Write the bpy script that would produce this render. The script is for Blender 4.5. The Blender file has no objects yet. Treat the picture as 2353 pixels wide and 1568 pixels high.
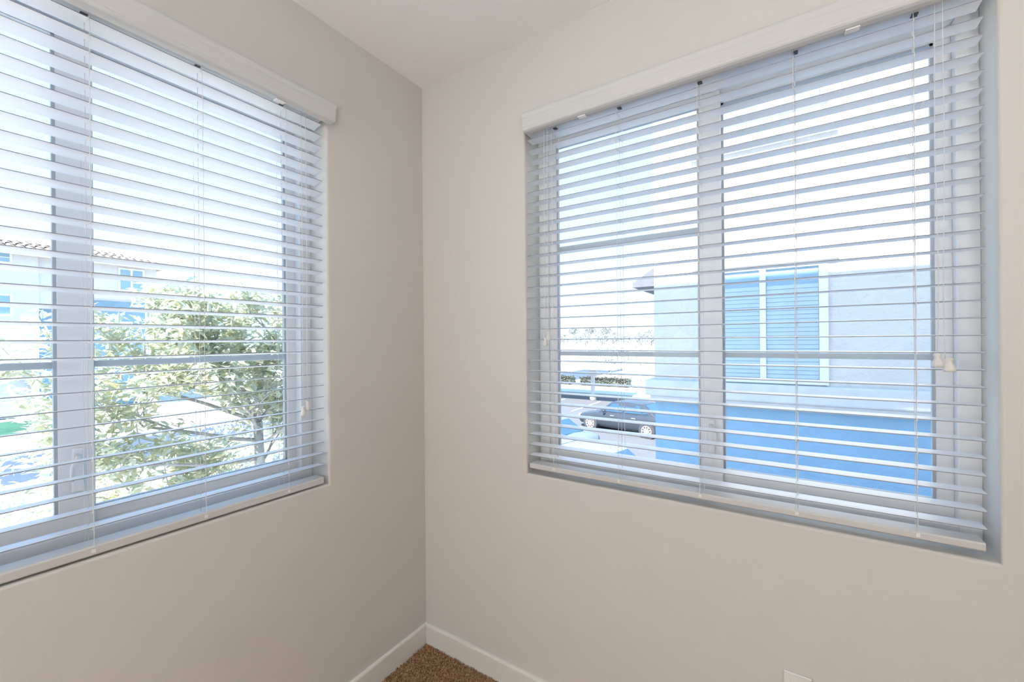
import bpy, bmesh, math, random
from mathutils import Vector, Matrix
random.seed(7)
scn = bpy.context.scene
COL = scn.collection

# ---------------------------------------------------------------- camera
cam_d = bpy.data.cameras.new('camera')
cam = bpy.data.objects.new('camera', cam_d)
COL.objects.link(cam)
YAW, PITCH, ROLL = 0.57877, -0.00026, -0.00827
fw = Vector((-math.sin(YAW) * math.cos(PITCH), math.cos(YAW) * math.cos(PITCH), math.sin(PITCH)))
rt = Vector((math.cos(YAW), math.sin(YAW), 0.0))
up = rt.cross(fw)
rt2 = math.cos(ROLL) * rt + math.sin(ROLL) * up
up2 = -math.sin(ROLL) * rt + math.cos(ROLL) * up
m = Matrix((rt2, up2, -fw)).transposed().to_4x4()
m.translation = Vector((1.5037, -1.5041, 1.4878))
cam.matrix_world = m
cam_d.sensor_fit = 'HORIZONTAL'
cam_d.sensor_width = 36.0
cam_d.lens = 36.0 * 966.85 / 2353.0
cam_d.clip_start = 0.02
cam_d.clip_end = 1500
scn.camera = cam

# ---------------------------------------------------------------- sky, sun, exposure
SKY_LOW, SKY_HIGH, SKY_STR = (1.10, 1.48, 2.05, 1), (0.87, 1.52, 2.45, 1), 1.07
SUN_STR = 18.0
FILL_A, FILL_B = 122.0, 22.0  # emission of the two added fill lamps
w = bpy.data.worlds.new('sky')
scn.world = w
w.use_nodes = True
nt = w.node_tree
nt.nodes.clear()
o_ = nt.nodes.new('ShaderNodeOutputWorld')
b_ = nt.nodes.new('ShaderNodeBackground')
r_ = nt.nodes.new('ShaderNodeValToRGB')
s_ = nt.nodes.new('ShaderNodeSeparateXYZ')
t_ = nt.nodes.new('ShaderNodeTexCoord')
nt.links.new(t_.outputs['Generated'], s_.inputs[0])
nt.links.new(s_.outputs['Z'], r_.inputs[0])
r_.color_ramp.elements[0].position = 0.0
r_.color_ramp.elements[0].color = SKY_LOW
r_.color_ramp.elements[1].position = 0.35
r_.color_ramp.elements[1].color = SKY_HIGH
nt.links.new(r_.outputs[0], b_.inputs['Color'])
b_.inputs['Strength'].default_value = SKY_STR
nt.links.new(b_.outputs[0], o_.inputs['Surface'])

sun_d = bpy.data.lights.new('sun', 'SUN')
sun_d.energy = SUN_STR
sun_d.angle = math.radians(0.6)
sun_d.color = (1.0, 0.96, 0.9)
sun = bpy.data.objects.new('sun', sun_d)
COL.objects.link(sun)
SUN_EL = math.radians(44.2)
sd = Vector((-0.17 * math.cos(SUN_EL), 0.985 * math.cos(SUN_EL), -math.sin(SUN_EL)))
sun.rotation_euler = sd.to_track_quat('-Z', 'Y').to_euler()
sun.location = (6, -12, 14)

vs = scn.view_settings
vs.view_transform = 'Standard'
vs.look = 'None'
vs.exposure = 0.0
vs.gamma = 1.0
vs.use_curve_mapping = False

# ---------------------------------------------------------------- materials
def mat(name, col, rough=0.6, bump=None, var=None, metal=0.0, spec=0.3, emit=None, trans=None):
    """bump=(scale, strength, distance); var=(scale, dark factor)"""
    mm = bpy.data.materials.new(name)
    mm.use_nodes = True
    n = mm.node_tree
    p = n.nodes['Principled BSDF']
    p.inputs['Base Color'].default_value = (*col, 1)
    p.inputs['Roughness'].default_value = rough
    p.inputs['Metallic'].default_value = metal
    p.inputs['Specular IOR Level'].default_value = spec
    tc = n.nodes.new('ShaderNodeTexCoord')
    if var:
        nz = n.nodes.new('ShaderNodeTexNoise')
        nz.inputs['Scale'].default_value = var[0]
        nz.inputs['Detail'].default_value = 4
        rp = n.nodes.new('ShaderNodeValToRGB')
        rp.color_ramp.elements[0].position = 0.3
        rp.color_ramp.elements[1].position = 0.7
        rp.color_ramp.elements[0].color = (*[c * var[1] for c in col], 1)
        rp.color_ramp.elements[1].color = (*col, 1)
        n.links.new(tc.outputs['Object'], nz.inputs['Vector'])
        n.links.new(nz.outputs['Fac'], rp.inputs[0])
        n.links.new(rp.outputs[0], p.inputs['Base Color'])
    if bump:
        nb = n.nodes.new('ShaderNodeTexNoise')
        nb.inputs['Scale'].default_value = bump[0]
        nb.inputs['Detail'].default_value = 3
        bp = n.nodes.new('ShaderNodeBump')
        bp.inputs['Strength'].default_value = bump[1]
        bp.inputs['Distance'].default_value = bump[2]
        n.links.new(tc.outputs['Object'], nb.inputs['Vector'])
        n.links.new(nb.outputs['Fac'], bp.inputs['Height'])
        n.links.new(bp.outputs[0], p.inputs['Normal'])
    if emit:
        p.inputs['Emission Color'].default_value = (*emit[0], 1)
        p.inputs['Emission Strength'].default_value = emit[1]
    if trans:
        out = n.nodes['Material Output']
        tr = n.nodes.new('ShaderNodeBsdfTranslucent')
        tr.inputs['Color'].default_value = (*trans[0], 1)
        mx = n.nodes.new('ShaderNodeMixShader')
        mx.inputs[0].default_value = trans[1]
        n.links.new(p.outputs[0], mx.inputs[1])
        n.links.new(tr.outputs[0], mx.inputs[2])
        n.links.new(mx.outputs[0], out.inputs['Surface'])
    return mm

def glass_mat(name, tint, refl):
    mm = bpy.data.materials.new(name)
    mm.use_nodes = True
    n = mm.node_tree
    n.nodes.clear()
    out = n.nodes.new('ShaderNodeOutputMaterial')
    tr = n.nodes.new('ShaderNodeBsdfTransparent')
    tr.inputs['Color'].default_value = (*tint, 1)
    gl = n.nodes.new('ShaderNodeBsdfGlossy')
    gl.inputs['Roughness'].default_value = 0.02
    fr = n.nodes.new('ShaderNodeFresnel')
    fr.inputs['IOR'].default_value = refl
    mx = n.nodes.new('ShaderNodeMixShader')
    n.links.new(fr.outputs[0], mx.inputs[0])
    n.links.new(tr.outputs[0], mx.inputs[1])
    n.links.new(gl.outputs[0], mx.inputs[2])
    n.links.new(mx.outputs[0], out.inputs['Surface'])
    return mm

M = {}
M['wall'] = mat('greige_wall_paint', (0.665, 0.648, 0.622), 0.75, bump=(170, 0.12, 0.003), spec=0.2)
M['ceil'] = mat('ceiling_paint', (0.88, 0.88, 0.87), 0.85, bump=(150, 0.15, 0.003), spec=0.15)
M['trim'] = mat('white_trim_paint', (0.78, 0.76, 0.73), 0.4, bump=(60, 0.03, 0.002))
M['slat_edge_shade'] = mat('slat_edge_shade_grey', (0.30, 0.33, 0.38), 0.5, bump=(25, 0.02, 0.001))  # shade of the backlit slat edges, put into their colour
M['slat'] = mat('white_slat', (0.82, 0.845, 0.885), 0.38, bump=(25, 0.02, 0.001))
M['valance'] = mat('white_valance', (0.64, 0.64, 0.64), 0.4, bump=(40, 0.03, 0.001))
M['cord'] = mat('white_cord', (0.74, 0.74, 0.74), 0.8, bump=(900, 0.4, 0.001))
M['tassel'] = mat('plastic_tassel', (0.72, 0.72, 0.70), 0.35)
M['clear'] = mat('clear_plastic_clip', (0.85, 0.85, 0.86), 0.25)
M['hole'] = mat('dark_slot', (0.12, 0.12, 0.13), 0.6)
M['vinyl'] = mat('white_vinyl', (0.84, 0.85, 0.86), 0.45, bump=(50, 0.02, 0.001))
M['vinyl_grid'] = mat('grid_bar', (0.60, 0.64, 0.70), 0.5)
M['gasket'] = mat('grey_gasket', (0.46, 0.50, 0.55), 0.6)
M['pane'] = glass_mat('window_glass', (0.97, 0.985, 0.98), 1.07)
M['plate'] = mat('outlet_plastic', (0.80, 0.79, 0.77), 0.35)
M['stucco'] = mat('white_stucco', (0.69, 0.68, 0.67), 0.9, bump=(14, 0.8, 0.03), var=(3, 0.93))
M['stucco_blue'] = mat('blue_grey_stucco', (0.29, 0.47, 0.66), 0.9, bump=(14, 0.7, 0.03), var=(3, 0.9))
M['stucco_trim'] = mat('pale_stucco_trim', (0.68, 0.69, 0.72), 0.9, bump=(25, 0.35, 0.01), var=(5, 0.9))
M['awning'] = mat('lilac_grey_awning', (0.15, 0.155, 0.185), 0.8, bump=(20, 0.4, 0.01), var=(6, 0.85))
M['out_vinyl'] = mat('exterior_vinyl', (0.82, 0.83, 0.84), 0.5, bump=(30, 0.02, 0.001))
M['house_glass'] = mat('house_glass', (0.30, 0.46, 0.60), 0.12, spec=0.5, var=(1.5, 0.9))
M['house_blind'] = mat('house_blind_slat', (0.50, 0.62, 0.74), 0.5, var=(4, 0.92))
M['tile'] = mat('clay_roof_tile', (0.70, 0.60, 0.54), 0.85, bump=(8, 0.4, 0.02), var=(3, 0.75))
M['roofdeck'] = mat('roof_underlay', (0.42, 0.34, 0.30), 0.9, var=(2, 0.8))
M['concrete'] = mat('pale_concrete', (0.62, 0.60, 0.57), 0.9, bump=(6, 0.3, 0.02), var=(1.2, 0.9))
M['soil'] = mat('pale_dry_ground', (0.56, 0.53, 0.48), 0.95, bump=(2, 0.4, 0.05), var=(0.15, 0.85))
M['asphalt'] = mat('grey_asphalt', (0.145, 0.148, 0.165), 0.9, bump=(40, 0.4, 0.01), var=(0.7, 0.9))
M['asphalt_dark'] = mat('dark_asphalt', (0.085, 0.115, 0.165), 0.9, bump=(40, 0.4, 0.01), var=(0.7, 0.85))
M['grass'] = mat('lawn', (0.055, 0.16, 0.11), 0.95, bump=(30, 0.8, 0.05), var=(1.0, 0.7))
M['gravel'] = mat('gravel', (0.55, 0.52, 0.48), 0.95, bump=(9, 1.0, 0.08), var=(6, 0.45))
M['pebble'] = mat('pebble', (0.60, 0.57, 0.53), 0.9, var=(4, 0.7))
M['paint_line'] = mat('parking_line_paint', (0.80, 0.80, 0.78), 0.8, var=(3, 0.85))
M['steel'] = mat('painted_steel', (0.72, 0.73, 0.75), 0.5, var=(4, 0.95))
M['bark'] = mat('pale_bark', (0.50, 0.47, 0.45), 0.9, bump=(40, 0.6, 0.01), var=(9, 0.7))
M['leaf_a'] = mat('leaf_olive', (0.60, 0.60, 0.47), 0.5, trans=((0.62, 0.64, 0.45), 0.5), var=(30, 0.8))
M['leaf_b'] = mat('leaf_grey_green', (0.53, 0.58, 0.52), 0.5, trans=((0.56, 0.62, 0.52), 0.5), var=(30, 0.8))
M['leaf_c'] = mat('leaf_yellow', (0.66, 0.62, 0.44), 0.5, trans=((0.70, 0.66, 0.42), 0.5), var=(30, 0.85))
M['hedge'] = mat('hedge_leaf', (0.16, 0.17, 0.15), 0.8, var=(6, 0.7))
M['far_leaf'] = mat('far_tree_leaf', (0.30, 0.29, 0.27), 0.8, var=(1, 0.7))
M['car_dark'] = mat('charcoal_car_paint', (0.045, 0.055, 0.075), 0.3, spec=0.35, var=(3, 0.95))
M['car_silver'] = mat('silver_car_paint', (0.15, 0.18, 0.23), 0.35, spec=0.5, var=(3, 0.95))
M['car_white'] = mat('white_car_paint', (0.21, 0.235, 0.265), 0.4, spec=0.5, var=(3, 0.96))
M['car_glass'] = mat('car_glass', (0.045, 0.10, 0.19), 0.15, spec=0.3, var=(2, 0.9))
M['tyre'] = mat('tyre_rubber', (0.06, 0.065, 0.075), 0.8, bump=(50, 0.2, 0.005))
M['rim'] = mat('alloy_rim', (0.75, 0.75, 0.76), 0.3, metal=0.3, var=(6, 0.95))
M['fill_a'] = mat('fill_uplight_glow', (0.9, 0.88, 0.85), 0.4, emit=((1.0, 0.985, 0.955), FILL_A), var=(3, 0.98))
M['fill_b'] = mat('fill_globe_glow', (0.9, 0.88, 0.85), 0.4, emit=((1.0, 0.985, 0.955), FILL_B), var=(3, 0.98))
M['brass'] = mat('brushed_nickel', (0.55, 0.53, 0.5), 0.35, metal=1.0, var=(8, 0.9))

def carpet_material(name, sc):
    mm = mat(name, (0.25, 0.135, 0.07), 0.95, bump=(sc, 1.0, 0.004))
    n = mm.node_tree
    p = n.nodes['Principled BSDF']
    tc = n.nodes['Texture Coordinate']
    nz = n.nodes.new('ShaderNodeTexNoise')
    nz.inputs['Scale'].default_value = sc
    nz.inputs['Detail'].default_value = 3
    rp = n.nodes.new('ShaderNodeValToRGB')
    e = rp.color_ramp.elements
    e[0].position, e[0].color = 0.32, (0.24, 0.115, 0.05, 1)
    e[1].position, e[1].color = 0.70, (0.74, 0.54, 0.37, 1)
    k = e.new(0.5)
    k.color = (0.47, 0.28, 0.155, 1)
    n.links.new(tc.outputs['Object'], nz.inputs['Vector'])
    n.links.new(nz.outputs['Fac'], rp.inputs[0])
    n.links.new(rp.outputs[0], p.inputs['Base Color'])
    return mm
M['carpet'] = carpet_material('brown_carpet', 160)
M['tuft'] = carpet_material('carpet_tuft', 120)

# ---------------------------------------------------------------- helpers
IDENT = lambda p: p
def LEFTW(p):                       # wall-local (along, outward, up) for the left wall
    return (-p[1], -p[0], p[2])

def link(name, me, material, parent=None):
    ob = bpy.data.objects.new(name, me)
    COL.objects.link(ob)
    if material is not None and len(me.materials) == 0:
        me.materials.append(material)
    if parent is not None:
        ob.parent = parent
    return ob

def mesh_from_bm(name, bm, smooth=False):
    bmesh.ops.recalc_face_normals(bm, faces=bm.faces)
    me = bpy.data.meshes.new(name)
    bm.to_mesh(me)
    bm.free()
    if smooth:
        for p in me.polygons:
            p.use_smooth = True
    return me

def add_box(bm, a, b, xf=IDENT):
    vs_ = [bm.verts.new(xf((x, y, z))) for x in (a[0], b[0]) for y in (a[1], b[1]) for z in (a[2], b[2])]
    for f in ((0, 1, 3, 2), (4, 6, 7, 5), (0, 4, 5, 1), (2, 3, 7, 6), (0, 2, 6, 4), (1, 5, 7, 3)):
        bm.faces.new([vs_[i] for i in f])

def box(name, a, b, material, parent=None, xf=IDENT, bevel=0.0, seg=2):
    bm = bmesh.new()
    add_box(bm, a, b, xf)
    if bevel:
        bmesh.ops.bevel(bm, geom=list(bm.edges), offset=bevel, segments=seg, profile=0.5, affect='EDGES')
    return link(name, mesh_from_bm(name, bm), material, parent)

def boxes(name, lst, material, parent=None, xf=IDENT):
    bm = bmesh.new()
    for a, b in lst:
        add_box(bm, a, b, xf)
    return link(name, mesh_from_bm(name, bm), material, parent)

def add_tube(bm, pts, rad, n=6, xf=IDENT, cap=True):
    pts = [Vector(p) for p in pts]
    rads = rad if isinstance(rad, (list, tuple)) else [rad] * len(pts)
    rings = []
    for i, p in enumerate(pts):
        d = (pts[min(i + 1, len(pts) - 1)] - pts[max(i - 1, 0)])
        d = d.normalized() if d.length > 1e-9 else Vector((0, 0, 1))
        ref = Vector((0, 0, 1)) if abs(d.z) < 0.9 else Vector((1, 0, 0))
        u = d.cross(ref).normalized()
        v = d.cross(u)
        rings.append([bm.verts.new(xf(tuple(p + rads[i] * (math.cos(2 * math.pi * k / n) * u + math.sin(2 * math.pi * k / n) * v)))) for k in range(n)])
    for a, b in zip(rings[:-1], rings[1:]):
        for k in range(n):
            bm.faces.new((a[k], a[(k + 1) % n], b[(k + 1) % n], b[k]))
    if cap:
        bm.faces.new(rings[0][::-1])
        bm.faces.new(rings[-1])

def tube(name, pts, rad, material, parent=None, n=6, xf=IDENT, smooth=True):
    bm = bmesh.new()
    add_tube(bm, pts, rad, n, xf)
    return link(name, mesh_from_bm(name, bm, smooth), material, parent)

def lathe_bm(bm, prof, c, n=14, xf=IDENT):
    rings = []
    for r, z in prof:
        rings.append([bm.verts.new(xf((c[0] + r * math.cos(2 * math.pi * k / n), c[1] + r * math.sin(2 * math.pi * k / n), c[2] + z))) for k in range(n)])
    for a, b in zip(rings[:-1], rings[1:]):
        for k in range(n):
            bm.faces.new((a[k], a[(k + 1) % n], b[(k + 1) % n], b[k]))
    bm.faces.new(rings[0][::-1])
    bm.faces.new(rings[-1])

def prism(name, prof, u0, u1, material, parent=None, xf=IDENT, smooth=False):
    """profile of (w, z) points extruded along u"""
    bm = bmesh.new()
    a = [bm.verts.new(xf((u0, p[0], p[1]))) for p in prof]
    b = [bm.verts.new(xf((u1, p[0], p[1]))) for p in prof]
    n = len(prof)
    for i in range(n):
        bm.faces.new((a[i], a[(i + 1) % n], b[(i + 1) % n], b[i]))
    bm.faces.new(a[::-1])
    bm.faces.new(b)
    return link(name, mesh_from_bm(name, bm, smooth), material, parent)

def tag(o, label, cat, group=None, kind=None):
    o['label'] = label
    o['category'] = cat
    if group:
        o['group'] = group
    if kind:
        o['kind'] = kind
    return o

def empty(name, loc, label, cat, group=None, kind=None, rz=0.0):
    o = bpy.data.objects.new(name, None)
    COL.objects.link(o)
    o.location = loc
    o.rotation_euler = (0, 0, rz)
    o.empty_display_size = 0.1
    return tag(o, label, cat, group, kind)

def keep(o, parent):
    """parent without moving a child built in world coordinates"""
    o.parent = parent
    o.matrix_parent_inverse = Matrix.Translation(parent.location).inverted()
    return o

# ---------------------------------------------------------------- room shell
H = 2.74
T = 0.20
RX, RY = 3.35, 3.55                       # room size
ZS, ZT = 0.934, 2.40                      # window opening
RA, RB = 0.5916, 1.9373                   # opening in the right wall (x)
LA, LB = 0.5185, 1.8640                   # opening in the left wall (-y)

def wall_with_hole(name, u0, u1, z0, z1, ha, hb, hz0, hz1, xf, material, r=0.008):
    bm = bmesh.new()
    def loop(e, d):
        return [bm.verts.new(xf(p)) for p in ((ha - e, d, hz0 - e), (hb + e, d, hz0 - e), (hb + e, d, hz1 + e), (ha - e, d, hz1 + e))]
    def outer(d):
        return [bm.verts.new(xf(p)) for p in ((u0, d, z0), (u1, d, z0), (u1, d, z1), (u0, d, z1))]
    loops = [outer(0.0)]
    for k in range(5):
        th = math.pi / 2 * k / 4
        loops.append(loop(r * (1 - math.sin(th)), r * (1 - math.cos(th))))
    loops += [loop(0, T), outer(T)]
    for a, b in zip(loops, loops[1:] + loops[:1]):
        for i in range(4):
            bm.faces.new((a[i], a[(i + 1) % 4], b[(i + 1) % 4], b[i]))
    return link(name, mesh_from_bm(name, bm), material)

wr = wall_with_hole('wall_right', 0.0, RX, 0, H, RA, RB, ZS, ZT, IDENT, M['wall'])
tag(wr, 'greige painted wall right of the corner with a window recess', 'wall', kind='structure')
wl = wall_with_hole('wall_left', 0.0, RY, 0, H, LA, LB, ZS, ZT, LEFTW, M['wall'])
tag(wl, 'greige painted wall left of the corner with a window recess', 'wall', kind='structure')
tag(box('wall_back', (-T, -RY - T, 0), (RX + T, -RY, H), M['wall']), 'greige painted wall behind the camera', 'wall', kind='structure')
tag(box('wall_side', (RX, -RY, 0), (RX + T, 0, H), M['wall']), 'greige painted wall opposite the left window', 'wall', kind='structure')
tag(box('ceiling', (-T, -RY - T, H), (RX + T, T, H + 0.25), M['ceil']), 'plain off-white ceiling above the corner', 'ceiling', kind='structure')
fl = tag(box('floor', (-T, -RY - T, -0.15), (RX + T, T, 0.0), M['carpet']), 'brown carpeted floor in the corner', 'floor', kind='structure')
# the corner column outside, joining the two outer walls
tag(box('wall_corner', (-T, 0, 0), (0, T, H), M['stucco']), 'outer corner post where both walls meet', 'wall', kind='structure')

# baseboards with a rounded top edge
BB = [(0.0, 0.0), (-0.013, 0.0), (-0.013, 0.092), (-0.0118, 0.097), (-0.009, 0.1005), (-0.005, 0.102), (0.0, 0.102)]
tag(prism('baseboard_right', BB, 0.0, RX, M['trim']), 'white baseboard along the right wall', 'baseboard', kind='structure')
tag(prism('baseboard_left', BB, 0.013, RY, M['trim'], xf=LEFTW), 'white baseboard along the left wall', 'baseboard', kind='structure')

# carpet pile in the corner: short twisted tufts
def carpet_pile():
    verts, faces = [], []
    rnd = random.Random(3)
    step = 0.0052
    n = int(0.62 / step)
    for i in range(n):
        for j in range(n):
            if i + j > n * 1.15:
                continue
            x = 0.015 + (i + rnd.uniform(-.45, .45)) * step
            y = -0.015 - (j + rnd.uniform(-.45, .45)) * step
            if x < 0.0135 or y > -0.0135:
                continue
            h = rnd.uniform(0.006, 0.012)
            r = rnd.uniform(0.0016, 0.0028)
            lx, ly = rnd.uniform(-.005, .005), rnd.uniform(-.005, .005)
            k = len(verts)
            a0 = rnd.uniform(0, 6.28)
            for q in range(3):
                a = a0 + q * 2.094
                verts.append((x + r * math.cos(a), y + r * math.sin(a), 0.0005))
            for q in range(3):
                a = a0 + q * 2.094 + 0.7
                verts.append((x + lx + r * .9 * math.cos(a), y + ly + r * .9 * math.sin(a), h))
            for q in range(3):
                q2 = (q + 1) % 3
                faces.append((k + q, k + q2, k + 3 + q2, k + 3 + q))
            faces.append((k + 3, k + 4, k + 5))
    me = bpy.data.meshes.new('carpet_pile')
    me.from_pydata(verts, [], faces)
    return link('carpet_pile', me, M['tuft'])
tag(carpet_pile(), 'brown twisted carpet pile in the floor corner', 'carpet', kind='stuff')

# upper storey and eave of this building (its roof shades the house across)
EAVE_Y, EAVE_Z = 0.62, 6.10
up_ = empty('upper_storey', (1.5, -1.5, H + 0.25), 'upper storey and roof of this building above the room', 'building', kind='structure')
keep(box('wall', (-T, -9.0, H + 0.25), (12.0, T, 5.9), M['stucco']), up_)
keep(box('roof', (-0.5, -9.5, 5.9), (12.3, EAVE_Y, EAVE_Z), M['roofdeck']), up_)
dn_ = empty('lower_storey', (1.5, -1.5, -2.92), 'storey of this building below the room', 'building', kind='structure')
keep(box('wall', (-T, -9.0, -2.92), (12.0, T, -0.15), M['stucco']), dn_)

# ---------------------------------------------------------------- windows
FW = 0.115          # frame front, measured outwards from the wall face
GZ0, GZ1 = 1.022, 2.325

def make_window(name, ua, ub, xf, flip, label, mull, dual_latch):
    root = empty(name, xf(((ua + ub) / 2, FW, ZS)), label, 'window', kind='structure')
    P = lambda o: keep(o, root)
    f1 = 0.045
    # outer frame: four lengths
    P(box('frame_jamb', (ua, FW, ZS), (ua + f1, FW + 0.075, ZT), M['vinyl'], xf=xf, bevel=0.002))
    P(box('frame_jamb', (ub - f1, FW, ZS), (ub, FW + 0.075, ZT), M['vinyl'], xf=xf, bevel=0.002))
    P(box('frame_sill', (ua + f1, FW, ZS), (ub - f1, FW + 0.075, ZS + 0.04), M['vinyl'], xf=xf, bevel=0.002))
    P(box('frame_track', (ua + f1, FW + 0.028, ZS + 0.04), (ub - f1, FW + 0.034, ZS + 0.052), M['vinyl'], xf=xf))
    P(box('frame_head', (ua + f1, FW, ZT - 0.04), (ub - f1, FW + 0.075, ZT), M['vinyl'], xf=xf, bevel=0.002))
    # fixed lite (flip=False: on the far side from the corner)
    m0, m1 = mull
    lites = [(ua + f1, m1, FW + 0.012), (m0, ub - f1, FW + 0.036)]
    if flip:
        lites = [(ua + f1, m1, FW + 0.036), (m0, ub - f1, FW + 0.012)]
    for k, (a, b, wv) in enumerate(lites):
        st = 0.036
        sash = P(box('sash_rail', (a, wv, ZS + 0.04), (b, wv + 0.022, GZ0), M['vinyl'], xf=xf, bevel=0.0015))
        P(box('sash_rail', (a, wv, GZ1), (b, wv + 0.022, ZT - 0.04), M['vinyl'], xf=xf, bevel=0.0015))
        wl_, wr_ = (st, m1 - m0) if k == 0 else (m1 - m0, st)
        P(box('sash_stile', (a, wv, GZ0), (a + wl_ * 1.0, wv + 0.022, GZ1), M['vinyl'], xf=xf, bevel=0.0015))
        P(box('sash_stile', (b - wr_, wv, GZ0), (b, wv + 0.022, GZ1), M['vinyl'], xf=xf, bevel=0.0015))
        ga, gb = a + wl_, b - wr_
        bead = 0.007
        P(boxes('glazing_bead', [((ga, wv + 0.004, GZ0), (ga + bead, wv + 0.018, GZ1)), ((gb - bead, wv + 0.004, GZ0), (gb, wv + 0.018, GZ1)),
                                 ((ga, wv + 0.004, GZ0), (gb, wv + 0.018, GZ0 + bead)), ((ga, wv + 0.004, GZ1 - bead), (gb, wv + 0.018, GZ1))], M['gasket'], xf=xf))
        P(box('pane', (ga, wv + 0.010, GZ0), (gb, wv + 0.013, GZ1), M['pane'], xf=xf))
        for zc in ((1.432, 1.885) if (k == 0 and not flip) else (1.432,)):
            P(box('grid_bar', (ga, wv + 0.0135, zc - 0.0095), (gb, wv + 0.0195, zc + 0.0095), M['vinyl_grid'], xf=xf, bevel=0.002))
    # sash latch on the meeting stile
    mc = (m0 + m1) / 2
    wv = FW + 0.012
    la = P(box('latch', (mc - 0.012, wv - 0.012, 1.085), (mc + 0.012, wv, 1.205), M['vinyl'], xf=xf, bevel=0.004))
    P(tube('latch_lever', [(mc + 0.0, wv - 0.012, 1.185), (mc + 0.004, wv - 0.028, 1.178), (mc + 0.014, wv - 0.032, 1.16), (mc + 0.015, wv - 0.026, 1.12)],
           [0.006, 0.006, 0.005, 0.004], M['out_vinyl'], n=8, xf=xf))
    return root

make_window('window_1', RA, RB, IDENT, False, 'white vinyl sliding window in the right wall, stucco house behind', (1.243, 1.313), False)
make_window('window_2', LA, LB, LEFTW, True, 'white vinyl sliding window in the left wall, tree behind', (1.157, 1.228), True)

# ---------------------------------------------------------------- blinds
VAL = [(-0.002, 2.412), (-0.044, 2.4125), (-0.050, 2.4115), (-0.0545, 2.408), (-0.0565, 2.403), (-0.0565, 2.397), (-0.0545, 2.391), (-0.0535, 2.386),
       (-0.0535, 2.381), (-0.0525, 2.374), (-0.0515, 2.366), (-0.0500, 2.358), (-0.0485, 2.354), (-0.0488, 2.350), (-0.0478, 2.345), (-0.044, 2.341),
       (-0.034, 2.338), (-0.014, 2.338), (-0.014, 2.350), (-0.022, 2.356), (-0.022, 2.40), (-0.002, 2.40)]

def slat_profile(width, thick, w0, z, tilt):
    """closed profile in (w, z); crowned slat with rounded edges"""
    pts = []
    n = 6
    hw, ht = width / 2, thick / 2
    for i in range(n + 1):
        t = -1 + 2 * i / n
        e = ht * (0.8 if abs(t) > 0.99 else 1)
        pts.append((t * hw, e + 0.0010 * (1 - t * t)))
    for i in range(n + 1):
        t = 1 - 2 * i / n
        e = ht * (0.8 if abs(t) > 0.99 else 1)
        pts.append((t * hw, -e + 0.0010 * (1 - t * t)))
    c, s = math.cos(tilt), math.sin(tilt)
    return [(w0 + p[0] * c + p[1] * s, z - p[0] * s + p[1] * c) for p in pts]

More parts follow.
